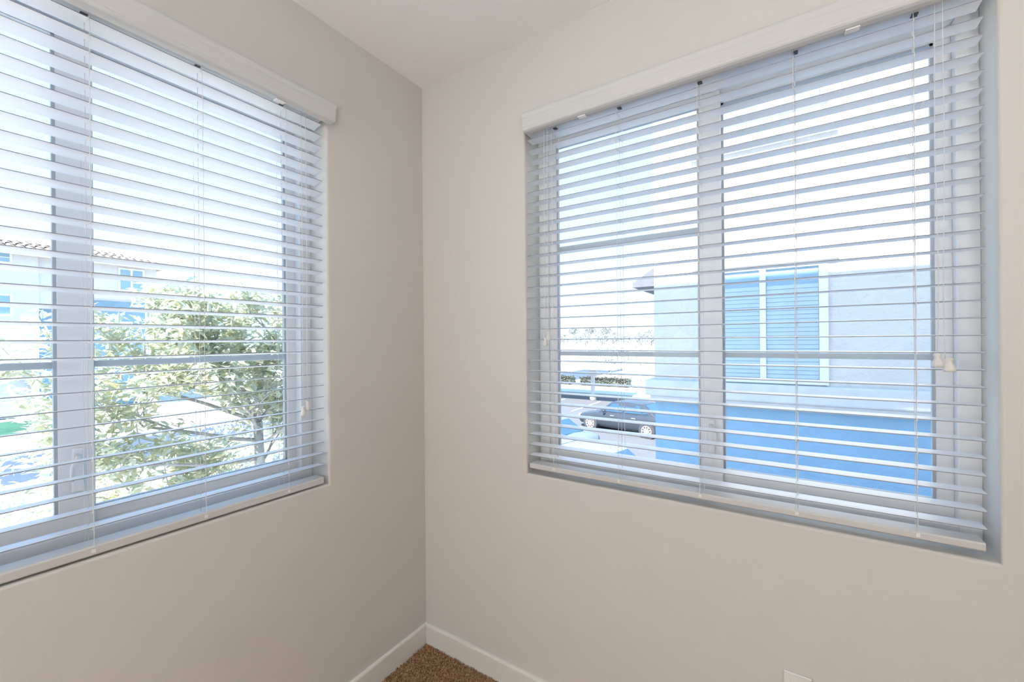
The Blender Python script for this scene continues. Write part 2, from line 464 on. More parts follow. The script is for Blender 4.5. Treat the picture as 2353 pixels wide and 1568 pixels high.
def make_blind(name, ua, ub, xf, zlast, pitch, tilt, ladders, label, val_u, rail_z, cords, clips):
    root = empty(name, xf(((ua + ub) / 2, 0.029, rail_z[0])), label, 'blind', 'white faux-wood blinds in the two windows')
    P = lambda o: keep(o, root)
    NS = 31
    # headrail: an open U channel
    P(boxes('headrail', [((ua - 0.002, 0.000, 2.350), (ub + 0.002, 0.056, 2.353)), ((ua - 0.002, 0.000, 2.353), (ub + 0.002, 0.002, 2.394)),
                         ((ua - 0.002, 0.054, 2.353), (ub + 0.002, 0.056, 2.394))], M['slat'], xf=xf))
    P(prism('valance', VAL, val_u[0], val_u[1], M['valance'], xf=xf))
    for u in clips:
        P(box('valance_clip', (u - 0.016, -0.030, 2.3335), (u + 0.016, -0.008, 2.3375), M['clear'], xf=xf, bevel=0.001))
    # slats, one shared mesh
    prof = slat_profile(0.050, 0.0028, 0.0, 0.0, 0.0)
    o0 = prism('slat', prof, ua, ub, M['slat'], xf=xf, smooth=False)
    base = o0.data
    base.materials.append(M['slat_edge_shade'])
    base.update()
    for pf in base.polygons:                                   # the two narrow long edges, coloured as if in backlit shade
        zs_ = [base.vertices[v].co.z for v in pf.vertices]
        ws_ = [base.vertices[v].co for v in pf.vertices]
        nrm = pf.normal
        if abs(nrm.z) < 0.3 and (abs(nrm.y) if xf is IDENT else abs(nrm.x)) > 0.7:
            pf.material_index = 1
    for i in range(NS):
        ob = o0 if i == 0 else bpy.data.objects.new('slat', base)
        if i:
            COL.objects.link(ob)
        z = zlast + i * pitch
        tl = tilt[0] + (tilt[1] - tilt[0]) * i / (NS - 1)
        ob.location = xf((0, 0.029, z - 0.025 * math.sin(tl)))
        ob.rotation_euler = (-tl, 0, 0) if xf is IDENT else (0, -tl, 0)
        ob.parent = root
        ob.matrix_parent_inverse = Matrix.Translation(root.location).inverted()
    # bottom rail
    z0, z1 = rail_z
    P(prism('bottom_rail', [(0.003, z1), (0.055, z1), (0.0565, z1 - 0.003), (0.0565, z0 + 0.004), (0.052, z0), (0.006, z0), (0.0015, z0 + 0.004), (0.0005, z1 - 0.004)], ua + 0.004, ub - 0.004, M['valance'], xf=xf))
    for u in ladders:
        bm = bmesh.new()
        top = 2.350
        nseg = 24
        zb = z1 - 0.004
        # two outer strands with a slight wander, rungs under each slat
        fr = [(u + 0.0009 * math.sin(i * 1.7 + u * 40), 0.0026 - (0.004 * max(0, 1 - i / 2.5)), zb + (top - zb) * i / nseg) for i in range(nseg + 1)]
        add_tube(bm, fr, 0.00085, 5, xf)
        bk = [(u + 0.006 + 0.0009 * math.sin(i * 1.3 + u * 30), 0.0556, zb + (top - zb) * i / nseg) for i in range(nseg + 1)]
        add_tube(bm, bk, 0.00085, 5, xf)
        for i in range(NS):
            z = zlast + i * pitch - 0.0022
            add_tube(bm, [(u + 0.001, 0.0028, z + 0.0024), (u + 0.0015, 0.010, z - 0.0012), (u + 0.003, 0.029, z), (u + 0.0055, 0.048, z - 0.001), (u + 0.006, 0.0554, z)], 0.0006, 4, xf)
            for q in (0.0024, 0.0556):                      # small knots where the rung meets the strand
                add_tube(bm, [(u + (0.001 if q < .03 else 0.006), q, z - 0.0035), (u + (0.001 if q < .03 else 0.006), q, z + 0.0035)], [0.0012, 0.0009], 5, xf)
        P(link('ladder_cord', mesh_from_bm('ladder_cord', bm), M['cord']))
        P(tube('lift_cord', [(u + 0.004, 0.029, zb), (u + 0.0035, 0.0285, (zb + top) / 2), (u + 0.004, 0.029, top)], 0.0008, M['cord'], n=5, xf=xf))
        P(box('cord_grommet', (u - 0.001, 0.018, 2.3475), (u + 0.013, 0.036, 2.3498), M['hole'], xf=xf))
        P(box('cord_button', (u - 0.004, -0.0008, z0 + 0.008), (u + 0.005, 0.0015, z0 + 0.018), M['clear'], xf=xf, bevel=0.0007))
    for (u, wv, pts, rad, tz) in cords:
        c = P(tube('pull_cord', pts, 0.00095, M['cord'], n=5, xf=xf))
        bm = bmesh.new()
        k = rad
        lathe_bm(bm, [(k * .45, 0.0), (k * .62, -0.002), (k * .66, -0.006), (k * .52, -0.010), (k * .60, -0.015), (k * .86, -0.022), (k * 1.0, -0.028), (k * .98, -0.033), (k * .8, -0.036)], (u, wv, tz), 14, xf)
        P(link('tassel', mesh_from_bm('tassel', bm, True), M['tassel']))
    return root

def hang(u, wv, ztop, tz, sway=0.0):
    n = 14
    return [(u + sway * math.sin(i / n * math.pi * 2.2) * (1 - i / n), wv - 0.002 * math.sin(i / n * math.pi), tz - 0.004 + (ztop - tz) * i / n) for i in range(n + 1)]

cr = [(0.690, -0.012, hang(0.690, -0.012, 2.35, 1.500, 0.001), 0.0095, 1.500),
      (0.703, -0.010, hang(0.703, -0.010, 2.35, 1.524, -0.001), 0.0095, 1.524),
      (1.824, -0.018, hang(1.824, -0.014, 2.35, 1.448, 0.004), 0.0125, 1.448),
      (1.844, -0.020, hang(1.838, -0.016, 2.35, 1.437, -0.003), 0.0135, 1.437)]
bR = make_blind('window_blind', 0.600, 1.915, IDENT, 1.0107, 0.04375, (math.radians(-0.8), math.radians(-1.2)), [0.716, 0.983, 1.259, 1.524, 1.788],
                'white horizontal slat blind lowered over the window right of the corner', (0.612, 1.945), (0.956, 0.978), cr, [0.86, 1.66])
# a loose, slack loop of lift cord by the right-hand ladder
keep(tube('slack_cord', [(1.822, -0.006, 2.16), (1.800, -0.007, 2.09), (1.780, -0.007, 2.02), (1.772, -0.006, 1.965), (1.785, -0.007, 1.935), (1.812, -0.007, 1.905)], 0.0006, M['cord'], n=5), bR)
clf = [(0.629, -0.012, hang(0.629, -0.012, 2.35, 1.255, 0.001), 0.0095, 1.255),
       (0.612, -0.012, hang(0.612, -0.012, 2.35, 1.272, 0.002), 0.0095, 1.272)]
make_blind('window_blind', 0.537, 1.846, LEFTW, 1.0131, 0.04407, (math.radians(4.0), math.radians(11.5)), [0.677, 0.935, 1.187, 1.45, 1.71],
           'white horizontal slat blind over the window left of the corner, tree behind', (0.512, 1.872), (0.940, 0.966), clf, [0.71, 1.40])

# ---------------------------------------------------------------- wall outlet low on the right wall
ou = empty('wall_outlet', (1.524, 0, 0.435), 'white outlet cover low on the right wall under the window', 'outlet')
keep(box('cover_plate', (1.489, -0.006, 0.378), (1.559, 0.0, 0.493), M['plate'], bevel=0.0025), ou)
for zc in (0.415, 0.456):
    r1 = keep(box('receptacle', (1.507, -0.0085, zc - 0.014), (1.541, -0.006, zc + 0.014), M['plate'], bevel=0.001), ou)
    s1 = boxes('socket_slot', [((1.516, -0.0088, zc - 0.006), (1.518, -0.0084, zc + 0.004)), ((1.530, -0.0088, zc - 0.006), (1.532, -0.0084, zc + 0.004))], M['hole'])
    s1.parent = r1
    s1.matrix_parent_inverse = Matrix.Translation(ou.location).inverted() @ Matrix.Translation(ou.location)
keep(tube('screw', [(1.524, -0.0075, 0.4355), (1.524, -0.0055, 0.4355)], 0.003, M['brass'], n=10), ou)

# ---------------------------------------------------------------- fill lamps added behind the camera to brighten the walls
def fill_lamp_stand(x, y, ztop, label):
    lp = empty('added_fill_lamp', (x, y, 0), label, 'lamp')
    bm = bmesh.new()
    lathe_bm(bm, [(0.15, 0.0), (0.15, 0.015), (0.14, 0.022), (0.02, 0.03)], (x, y, 0), 28)
    keep(link('fill_lamp_base', mesh_from_bm('fill_lamp_base', bm, False), M['brass']), lp)
    keep(tube('fill_lamp_pole', [(x, y, 0.028), (x, y, 0.7), (x, y, ztop)], 0.012, M['brass'], n=12), lp)
    return lp
x, y = 2.45, -2.95
la = fill_lamp_stand(x, y, 0.80, 'added low fill uplighter with a metal bowl behind the camera')
bm = bmesh.new()
lathe_bm(bm, [(0.02, 0.0), (0.12, 0.02), (0.19, 0.06), (0.225, 0.11), (0.220, 0.11), (0.185, 0.068), (0.02, 0.064)], (x, y, 0.79), 28)
keep(link('fill_lamp_bowl', mesh_from_bm('fill_lamp_bowl', bm, True), M['brass']), la)
bm = bmesh.new()
lathe_bm(bm, [(0.17, 0.0), (0.19, 0.012), (0.15, 0.020), (0.02, 0.024)], (x, y, 0.865), 28)
keep(link('fill_lamp_diffuser', mesh_from_bm('fill_lamp_diffuser', bm, True), M['fill_a']), la)
x, y = 0.42, -3.15
lb = fill_lamp_stand(x, y, 1.20, 'added white globe fill lamp by the left wall behind the camera')
bm = bmesh.new()
lathe_bm(bm, [(0.22 * math.sin(math.pi * k / 16), -0.22 * math.cos(math.pi * k / 16)) for k in range(1, 16)], (x, y, 1.40), 28)
keep(link('fill_lamp_globe', mesh_from_bm('fill_lamp_globe', bm, True), M['fill_b']), lb)

# ================================================================ outside
GZ = -2.92
def flat(name, x0, x1, y0, y1, z0, z1, material, label, cat, kind='structure'):
    return tag(box(name, (x0, y0, z0), (x1, y1, z1), material), label, cat, kind=kind)
flat('ground', -420, 420, -420, 620, GZ - 0.5, GZ - 0.04, M['soil'], 'pale dry ground stretching to the horizon', 'ground')
flat('parking_lot', -22, 30, 9.5, 30.5, GZ - 0.04, GZ, M['asphalt'], 'grey asphalt parking lot beyond the stucco house', 'parking lot')
DRIVE = flat('drive', -18.5, 14, -30, 9.5, GZ - 0.04, GZ - 0.004, M['concrete'], 'pale concrete apron below the windows', 'pavement')
flat('road', -24, -18.5, -60, 60, GZ - 0.06, GZ - 0.02, M['asphalt_dark'], 'dark asphalt road across the left window', 'road')
flat('pavement', -27, -24.0, -60, 60, GZ - 0.04, GZ + 0.06, M['concrete'], 'pale concrete pavement beside the road', 'pavement')
flat('garden_path', -35.8, -30.4, 5.2, 60, GZ - 0.04, GZ + 0.03, M['concrete'], 'pale concrete path between lawn and tree', 'path')
flat('gravel_bed', -30.4, -27, -60, 60, GZ - 0.04, GZ + 0.02, M['gravel'], 'pale gravel bed between pavement and lawn', 'gravel', 'stuff')
flat('lawn', -35.8, -30.4, -60, 5.2, GZ - 0.04, GZ + 0.03, M['grass'], 'green lawn strip before the white house', 'lawn', 'stuff')
# kerbs: separate lengths of stone
kb = empty('kerb', (-18.4, 0, GZ), 'pale concrete kerb along the near side of the road', 'kerb', kind='structure')
for i in range(16):
    y0 = -12 + i * 2.0
    keep(box('kerb_stone', (-18.5, y0 + 0.01, GZ - 0.04), (-18.2, y0 + 1.99, GZ + 0.12), M['concrete'], bevel=0.03), kb)
# painted bay lines
for i, x in enumerate((-12.6, -9.8, -7.0, -4.2, -1.4)):
    tag(box('bay_line', (x, 22.4, GZ), (x + 0.12, 27.2, GZ + 0.008), M['paint_line']), 'white painted parking bay line on the asphalt', 'line', 'painted bay lines', 'structure')
tag(box('planting_island', (-17, 30.5, GZ - 0.04), (6, 40, GZ + 0.14), M['concrete'], bevel=0.05), 'raised pale planting island beyond the parking bays', 'kerb', kind='structure')

# ---------------------------------------------------------------- stucco house across (right window)
NY = 4.5
nh = empty('stucco_house', (4.0, NY, GZ), 'white and blue stucco house filling the right window', 'building')
K = lambda o: keep(o, nh)
K(box('upper_wall', (-0.045, NY, 0.90), (9.5, NY + 9, 6.9), M['stucco']))
K(box('lower_wall', (-0.045, NY + 0.02, GZ), (9.5, NY + 9, 0.90), M['stucco_blue']))
K(box('belly_band', (-0.16, NY - 0.10, 0.72), (9.6, NY + 9.1, 0.935), M['stucco_trim'], bevel=0.02))
K(box('band_moulding', (-0.10, NY - 0.05, 0.63), (9.55, NY + 9.05, 0.72), M['stucco_trim'], bevel=0.015))
K(box('roof', (-0.6, NY - 0.5, 6.9), (10, NY + 9.5, 7.15), M['roofdeck']))

def ext_window(u0, u1, z0, z1, y, parent, stile, nslat, blind=True):
    """window on a wall facing -y, with an inner blind"""
    fo = 0.085
    fr = keep(boxes('window_frame', [((u0 - fo, y - 0.035, z0 - 0.06), (u1 + fo, y + 0.01, z0)), ((u0 - fo, y - 0.035, z1), (u1 + fo, y + 0.01, z1 + 0.03)),
                                     ((u0 - fo, y - 0.035, z0), (u0, y + 0.01, z1)), ((u1, y - 0.035, z0), (u1 + fo, y + 0.01, z1)),
                                     ((stile[0], y - 0.03, z0), (stile[1], y + 0.01, z1))], M['out_vinyl']), parent)
    for a, b in ((u0, stile[0]), (stile[1], u1)):
        keep(box('pane', (a, y - 0.006, z0), (b, y - 0.002, z1), M['house_glass']), parent)
        if not blind:
            continue
        top = z1 - 0.20
        ph = (top - z0) / nslat
        base = None
        for i in range(nslat):
            z = z0 + ph * (i + 0.5)
            if base is None:
                ob = prism('blind_slat', [(-0.006, -ph * 0.47), (-0.015, -ph * 0.40), (-0.008, ph * 0.45), (-0.0065, ph * 0.45)], a + 0.004, b - 0.004, M['house_blind'])
                base = ob.data
            else:
                ob = bpy.data.objects.new('blind_slat', base)
                COL.objects.link(ob)
            ob.location = (0, y, z)
            keep(ob, parent)
ext_window(0.66, 1.815, 1.01, 2.33, NY, nh, (1.225, 1.292), 22)
K(box('window_head_trim', (0.46, NY - 0.06, 2.388), (2.01, NY + 0.01, 2.505), M['stucco_trim'], bevel=0.012))
ext_window(0.66, 1.84, 4.26, 5.55, NY, nh, (1.20, 1.40), 20, blind=False)
K(box('window_sill_trim', (0.46, NY - 0.06, 3.84), (2.01, NY + 0.01, 4.01), M['stucco_trim'], bevel=0.012))
# small tiled awning on the corner side of that house
bm = bmesh.new()
av = [bm.verts.new(p) for p in ((-0.045, 5.0, 2.66), (-0.045, 6.5, 2.66), (-0.50, 5.0, 2.36), (-0.50, 6.5, 2.36),
                                (-0.50, 5.0, 2.30), (-0.50, 6.5, 2.30), (-0.045, 5.0, 2.30), (-0.045, 6.5, 2.30))]
for f in ((0, 1, 3, 2), (2, 3, 5, 4), (4, 5, 7, 6), (0, 2, 4, 6), (1, 7, 5, 3), (0, 6, 7, 1)):
    bm.faces.new([av[i] for i in f])
K(link('awning', mesh_from_bm('awning', bm), M['awning']))

# ---------------------------------------------------------------- white house across the road (left window)
HX = -37.0
wh = empty('white_house', (HX - 4, 2, GZ), 'white house with a clay tile roof behind the tree', 'building')
K2 = lambda o: keep(o, wh)
Y0, Y1, Y2, Y3 = -14.0, 4.25, 5.6, 10.1
EZ = 7.05
K2(box('front_wall', (HX - 8, Y0, 2.9), (HX, Y1, EZ), M['stucco']))
K2(box('wing_wall', (HX - 8, Y1, 3.85), (HX - 0.25, Y2, EZ), M['stucco']))
K2(box('upper_wall', (HX - 8, Y2, 4.62), (HX - 0.25, Y3, EZ), M['stucco']))
K2(boxes('ground_wall', [((HX - 8, -3.6, -0.1), (HX, Y1, 2.9)), ((HX - 8, 3.95, GZ), (HX, Y1, -0.1)), ((HX - 8, Y0, GZ), (HX, -3.6, 2.9))], M['stucco']))
K2(box('shadow_recess_panel', (HX - 1.0, -3.6, GZ), (HX - 0.75, 3.95, -0.1), M['stucco_trim']))  # recess and panel added to stand for a shadow on the wall
K2(box('recessed_wall', (HX - 8, Y1, GZ), (HX - 2.6, Y3, 4.62), M['stucco_blue']))  # blue shade under the overhang, put into the wall colour
K2(box('porch_post', (HX - 0.7, Y3 - 0.4, GZ), (HX - 0.3, Y3, 4.62), M['stucco']))
def xwin(x, y0, y1, z0, z1, parent, fo=0.10):
    keep(boxes('window_frame', [((x - 0.02, y0 - fo, z0 - fo), (x + 0.05, y1 + fo, z0)), ((x - 0.02, y0 - fo, z1), (x + 0.05, y1 + fo, z1 + fo)),
                                ((x - 0.02, y0 - fo, z0), (x + 0.05, y0, z1)), ((x - 0.02, y1, z0), (x + 0.05, y1 + fo, z1)),
                                ((x - 0.02, (y0 + y1) / 2 - 0.06, z0), (x + 0.05, (y0 + y1) / 2 + 0.06, z1)),
                                ((x - 0.02, y0, (z0 + z1) / 2 - 0.02), (x + 0.04, y1, (z0 + z1) / 2 + 0.02))], M['out_vinyl']), parent)
    keep(box('pane', (x - 0.01, y0, z0), (x + 0.02, y1, z1), M['house_glass']), parent)
xwin(HX - 0.25, 8.1, 9.3, 5.30, 6.70, wh)
xwin(HX, 1.6, 3.1, 6.40, 6.92, wh)
xwin(HX, 1.6, 3.1, 3.30, 4.40, wh)
xwin(HX - 2.6, 8.0, 9.2, 1.0, 3.0, wh, 0.16)
# tiled hip roof: deck plus single barrel tiles on the slope that faces us
ov, RH = 0.6, 1.55
bm = bmesh.new()
rv = [bm.verts.new(p) for p in ((HX + ov, Y0, EZ), (HX + ov, Y3 + ov, EZ), (HX - 8, Y3 + ov, EZ), (HX - 8, Y0, EZ),
                                (HX - 4.2, Y0, EZ + RH), (HX - 4.2, Y3 - 3.6, EZ + RH))]
for f in ((0, 1, 5, 4), (1, 2, 5), (2, 3, 4, 5), (0, 4, 3), (0, 3, 2, 1)):
    bm.faces.new([rv[i] for i in f])
K2(link('roof_deck', mesh_from_bm('roof_deck', bm), M['roofdeck']))
K2(box('fascia', (HX + ov - 0.04, Y0, EZ - 0.22), (HX + ov + 0.02, Y3 + ov, EZ + 0.01), M['out_vinyl']))
slope = math.atan2(RH, 4.2 + ov)
def tile_mesh():
    bm = bmesh.new()
    n, L, R0 = 6, 0.62, 0.19
    rows = []
    for (s, r, lift) in ((0, R0, 0.05), (L, R0 * 0.86, 0.0)):
        for rr in (r, r - 0.035):
            rows.append([bm.verts.new((-s, rr * math.cos(math.pi * k / n), lift + rr * 0.62 * math.sin(math.pi * k / n))) for k in range(n + 1)])
    a, ai, b, bi = rows
    for k in range(n):
        bm.faces.new((a[k], a[k + 1], b[k + 1], b[k]))
        bm.faces.new((ai[k + 1], ai[k], bi[k], bi[k + 1]))
        bm.faces.new((a[k + 1], a[k], ai[k], ai[k + 1]))
        bm.faces.new((b[k], b[k + 1], bi[k + 1], bi[k]))
    return mesh_from_bm('roof_tile', bm)
tm = tile_mesh()
tm.materials.append(M['tile'])
cnt = 0
for row in range(6):
    for i in range(46):
        y = Y3 + ov - 0.25 - i * 0.40 - (0.06 if row % 2 else 0)
        s = row * 0.58
        hx = HX + ov + 0.05 - s * math.cos(slope)
        hz = EZ + 0.02 + s * math.sin(slope)
        if y > Y3 + ov - s * 0.9 or y < -7 or cnt >= 290:
            continue
        ob = bpy.data.objects.new('roof_tile', tm)
        COL.objects.link(ob)
        ob.location = (hx, y, hz)
        ob.rotation_euler = (0, slope, random.uniform(-.03, .03))
        K2(ob)
        cnt += 1

# ---------------------------------------------------------------- carport in the lot
cp = empty('carport', (-10.4, 27.6, GZ), 'flat white steel carport on posts in the parking lot', 'carport')
keep(box('canopy', (-16.5, 25.2, -0.52), (-8.0, 30.0, -0.36), M['steel'], bevel=0.03), cp)
keep(box('canopy_beam', (-16.4, 27.5, -0.66), (-8.2, 27.7, -0.52), M['steel']), cp)
for x in (-10.45, -15.2):
    keep(box('post', (x - 0.12, 27.48, GZ), (x + 0.12, 27.72, -0.66), M['steel'], bevel=0.02), cp)
    keep(prism('post_bracket', [(27.5, -1.15), (27.7, -1.15), (27.7, -0.66), (27.5, -0.66)], x - 0.30, x + 0.30, M['steel']), cp)
    keep(tube('post_footing', [(x, 27.6, GZ), (x, 27.6, GZ + 0.45)], 0.24, M['concrete'], n=14), cp)

# ---------------------------------------------------------------- cars
def make_car(name, loc, rz, paint, label, roof_z=1.46, wb=2.85):
    root = empty(name, loc, label, 'car', 'cars in the parking lot', rz=rz)
    def put(nm, bm, mt, parent=root, smooth=False):
        return link(nm, mesh_from_bm(nm, bm, smooth), mt, parent)
    L = wb + 1.95
    xr, xf_ = -wb / 2, wb / 2
    # stations: x, z bottom, z top, half width
    st = [(-wb / 2 - 1.02, 0.42, 0.80, 0.62), (-wb / 2 - 0.95, 0.32, 0.93, 0.78), (-wb / 2 - 0.6, 0.26, 0.99, 0.86), (-wb / 2, 0.22, 0.99, 0.90), (-0.5, 0.20, 0.95, 0.915),
          (0.35, 0.20, 0.93, 0.915), (wb / 2 - 0.35, 0.22, 0.90, 0.90), (wb / 2 + 0.25, 0.22, 0.80, 0.87), (wb / 2 + 0.7, 0.26, 0.70, 0.80), (wb / 2 + 0.90, 0.36, 0.58, 0.62)]
    bm = bmesh.new()
    rings = []
    for x, zb, zt, hw in st:
        half = [(0.0, zb), (hw * .86, zb), (hw * .97, zb + (zt - zb) * .18), (hw, zb + (zt - zb) * .50), (hw * .985, zb + (zt - zb) * .74), (hw * .93, zb + (zt - zb) * .93), (hw * .80, zt), (0.0, zt + 0.025)]
        pts = [(x, y, z) for y, z in half] + [(x, -y, z) for y, z in half[-2:0:-1]]
        rings.append([bm.verts.new(p) for p in pts])
    n = len(rings[0])
    for a, b in zip(rings[:-1], rings[1:]):
        for k in range(n):
            bm.faces.new((a[k], a[(k + 1) % n], b[(k + 1) % n], b[k]))
    bm.faces.new(rings[0][::-1])
    bm.faces.new(rings[-1])
    body = put('body', bm, paint, smooth=True)
    # cabin
    A = (-wb / 2 - 0.45, 0.97); B = (wb / 2 - 0.30, 0.90); C_ = (wb / 2 - 1.10, roof_z); D = (-wb / 2 + 0.35, roof_z)
    bw, tw = 0.80, 0.58
    bm = bmesh.new()
    cv = []
    for s in (-1, 1):
        cv.append([bm.verts.new(p) for p in ((A[0], s * bw * .92, A[1] - .06), (B[0], s * bw, B[1] - .06), (C_[0], s * tw, C_[1] - .02), ((C_[0] + D[0]) / 2, s * (tw + .02), roof_z + .02), (D[0], s * tw * .95, D[1] - .02))])
    bm.faces.new(cv[0]); bm.faces.new(cv[1][::-1])
    for k in range(5):
        bm.faces.new((cv[0][k], cv[0][(k + 1) % 5], cv[1][(k + 1) % 5], cv[1][k]))
    bmesh.ops.bevel(bm, geom=list(bm.edges), offset=0.06, segments=3, profile=0.5, affect='EDGES')
    put('cabin', bm, paint, smooth=True)
    def side(s, u, v):
        lo = Vector((A[0] + (B[0] - A[0]) * u, s * bw * (.92 + .08 * u), A[1] + (B[1] - A[1]) * u - .06))
        hi = Vector((D[0] + (C_[0] - D[0]) * u, s * tw * (.95 + .05 * u), roof_z - .02))
        return lo + (hi - lo) * v
    def panel(nm, ps, off, mt):
        bm = bmesh.new()
        a = [bm.verts.new(p) for p in ps]
        b = [bm.verts.new(Vector(p) + off) for p in ps]
        k = len(ps)
        bm.faces.new(a); bm.faces.new(b[::-1])
        for i in range(k):
            bm.faces.new((a[i], b[i], b[(i + 1) % k], a[(i + 1) % k]))
        return put(nm, bm, mt)
    for s in (-1, 1):
        off = Vector((0, s * 0.028, 0.010))
        panel('side_window', [side(s, .56, .20), side(s, .875, .20), side(s, .93, .84), side(s, .555, .86)], off, M['car_glass'])
        panel('side_window', [side(s, .22, .22), side(s, .525, .20), side(s, .52, .86), side(s, .14, .84)], off, M['car_glass'])
        panel('quarter_window', [side(s, .10, .26), side(s, .19, .22), side(s, .11, .72)], off, M['car_glass'])
        bmm = bmesh.new()
        add_tube(bmm, [(B[0] - 0.55, s * 0.86, 0.98), (B[0] - 0.55, s * 1.0, 1.01), (B[0] - 0.50, s * 1.03, 1.02)], [0.02, 0.07, 0.05], 8)
        put('wing_mirror', bmm, paint, smooth=True)
        bmm = bmesh.new()
        for hx in (0.25, -0.85):
            add_box(bmm, (hx - 0.10, s * 0.91 - 0.012, 0.80), (hx + 0.10, s * 0.91 + 0.012, 0.83))
        put('door_handle', bmm, M['rim'])
        lt = bmesh.new()
        add_box(lt, (wb / 2 + 0.62, s * 0.62 - 0.12, 0.58), (wb / 2 + 0.80, s * 0.62 + 0.12, 0.68))
        put('headlight', lt, M['out_vinyl'])
        for wx in (xr, xf_):
            cyl = bmesh.new()
            y0 = s * 0.70; y1 = s * 0.925
            add_tube(cyl, [(wx, y0, 0.33), (wx, s * 0.905, 0.33), (wx, y1, 0.33)], [0.325, 0.325, 0.30], 22)
            # dark arch lip behind the wheel
            arch = bmesh.new()
            add_tube(arch, [(wx, s * 0.60, 0.34), (wx, s * 0.912, 0.34)], [0.385, 0.385], 22)
            put('wheel_arch', arch, M['tyre'])
            wheel = put('wheel', cyl, M['tyre'])
            rm = bmesh.new()
            n_ = 28
            ya, yb = s * 0.920, s * 0.935
            for k in range(n_):                     # outer rim ring
                a0, a1 = 2 * math.pi * k / n_, 2 * math.pi * (k + 1) / n_
                q = [(wx + r * math.cos(a), y, 0.33 + r * math.sin(a)) for a in (a0, a1) for r, y in ((0.245, yb), (0.215, yb))]
                v_ = [rm.verts.new(p) for p in q]
                rm.faces.new((v_[0], v_[2], v_[3], v_[1]))
            for k in range(9):
                a = 2 * math.pi * k / 9
                d = Vector((math.cos(a), 0, math.sin(a))); pz = Vector((-math.sin(a), 0, math.cos(a)))
                c0 = Vector((wx, yb, 0.33))
                v_ = [rm.verts.new(c0 + d * r + pz * t_) for r, t_ in ((0.03, -.028), (0.03, .028), (0.225, .022), (0.225, -.022))]
                rm.faces.new(v_)
            hub = [rm.verts.new((wx + 0.055 * math.cos(2 * math.pi * k / 12), yb + s * 0.004, 0.33 + 0.055 * math.sin(2 * math.pi * k / 12))) for k in range(12)]
            rm.faces.new(hub)
            put('rim', rm, M['rim'], wheel)
    # front and rear screens
    f = lambda t, s: Vector((B[0] + (C_[0] - B[0]) * t, s * (bw + (tw - bw) * t), B[1] - .06 + (roof_z - .02 - B[1] + .06) * t))
    panel('windscreen', [f(.16, -.86), f(.16, .86), f(.90, .86), f(.90, -.86)], Vector((0.022, 0, 0.022)), M['car_glass'])
    r = lambda t, s: Vector((A[0] + (D[0] - A[0]) * t, s * (bw * .92 + (tw * .95 - bw * .92) * t), A[1] - .06 + (roof_z - .02 - A[1] + .06) * t))
    panel('rear_screen', [r(.16, -.84), r(.16, .84), r(.90, .84), r(.90, -.84)], Vector((-0.022, 0, 0.022)), M['car_glass'])
    return root

# charcoal sedan: front wheel (-6.66, 18.0), rear wheel (-3.67, 17.4): near side faces us
make_car('parked_sedan', (-5.03, 18.62, GZ), math.pi - 0.21, M['car_dark'], 'charcoal sedan with alloy wheels parked side-on in the lot', wb=3.0)
make_car('parked_sedan', (-6.75, 13.0, GZ), math.pi - 0.20, M['car_silver'], 'silver car half hidden by the window jamb, between two others', wb=2.75)
make_car('parked_sedan', (-2.74, 9.56, GZ), -0.24, M['car_white'], 'pale car nearest the right window, seen from above', wb=2.85)

# ---------------------------------------------------------------- plants
def leaf_mesh(name, L, Wd, material):
    """folded, pointed leaf of ten faces, a little thick along the midrib"""
    bm = bmesh.new()
    st = [(0.0, 0.04), (0.22, 0.70), (0.45, 1.0), (0.72, 0.72), (1.0, 0.03)]
    rows = []
    for t, k in st:
        droop = -0.16 * L * t * t
        rows.append([bm.verts.new((t * L, -k * Wd / 2, 0.16 * k * Wd + droop)), bm.verts.new((t * L, 0, droop)), bm.verts.new((t * L, k * Wd / 2, 0.16 * k * Wd + droop))])
    for a, b in zip(rows[:-1], rows[1:]):
        bm.faces.new((a[0], a[1], b[1], b[0]))
        bm.faces.new((a[1], a[2], b[2], b[1]))
    me = mesh_from_bm(name, bm, True)
    me.materials.append(material)
    return me

def rot_from(d, spin):
    q = Vector(d).to_track_quat('X', 'Z')
    return (q.to_matrix().to_4x4() @ Matrix.Rotation(spin, 4, 'X'))

def leaf_stuff(name, mats_xf, L, Wd, materials, parent):
    """many leaves joined into one object, leaf outline as two folded quads"""
    verts, faces, mi = [], [], []
    prof = ((0, 0, 0), (0.4, -0.5, 0.16), (0.45, 0, -0.02), (0.4, 0.5, 0.16), (1.0, 0, -0.14))
    for mx, sc, k in mats_xf:
        b = len(verts)
        for t, y, z in prof:
            p = mx @ Vector((t * L * sc, y * Wd * sc, z * Wd * sc))
            verts.append(tuple(p))
        faces += [(b, b + 1, b + 2), (b, b + 2, b + 3), (b + 1, b + 4, b + 2), (b + 2, b + 4, b + 3)]
        mi += [k] * 4
    me = bpy.data.meshes.new(name)
    me.from_pydata(verts, [], faces)
    for mt in materials:
        me.materials.append(mt)
    me.polygons.foreach_set('material_index', mi)
    ob = link(name, me, None, parent)
    ob['kind'] = 'stuff'
    return ob

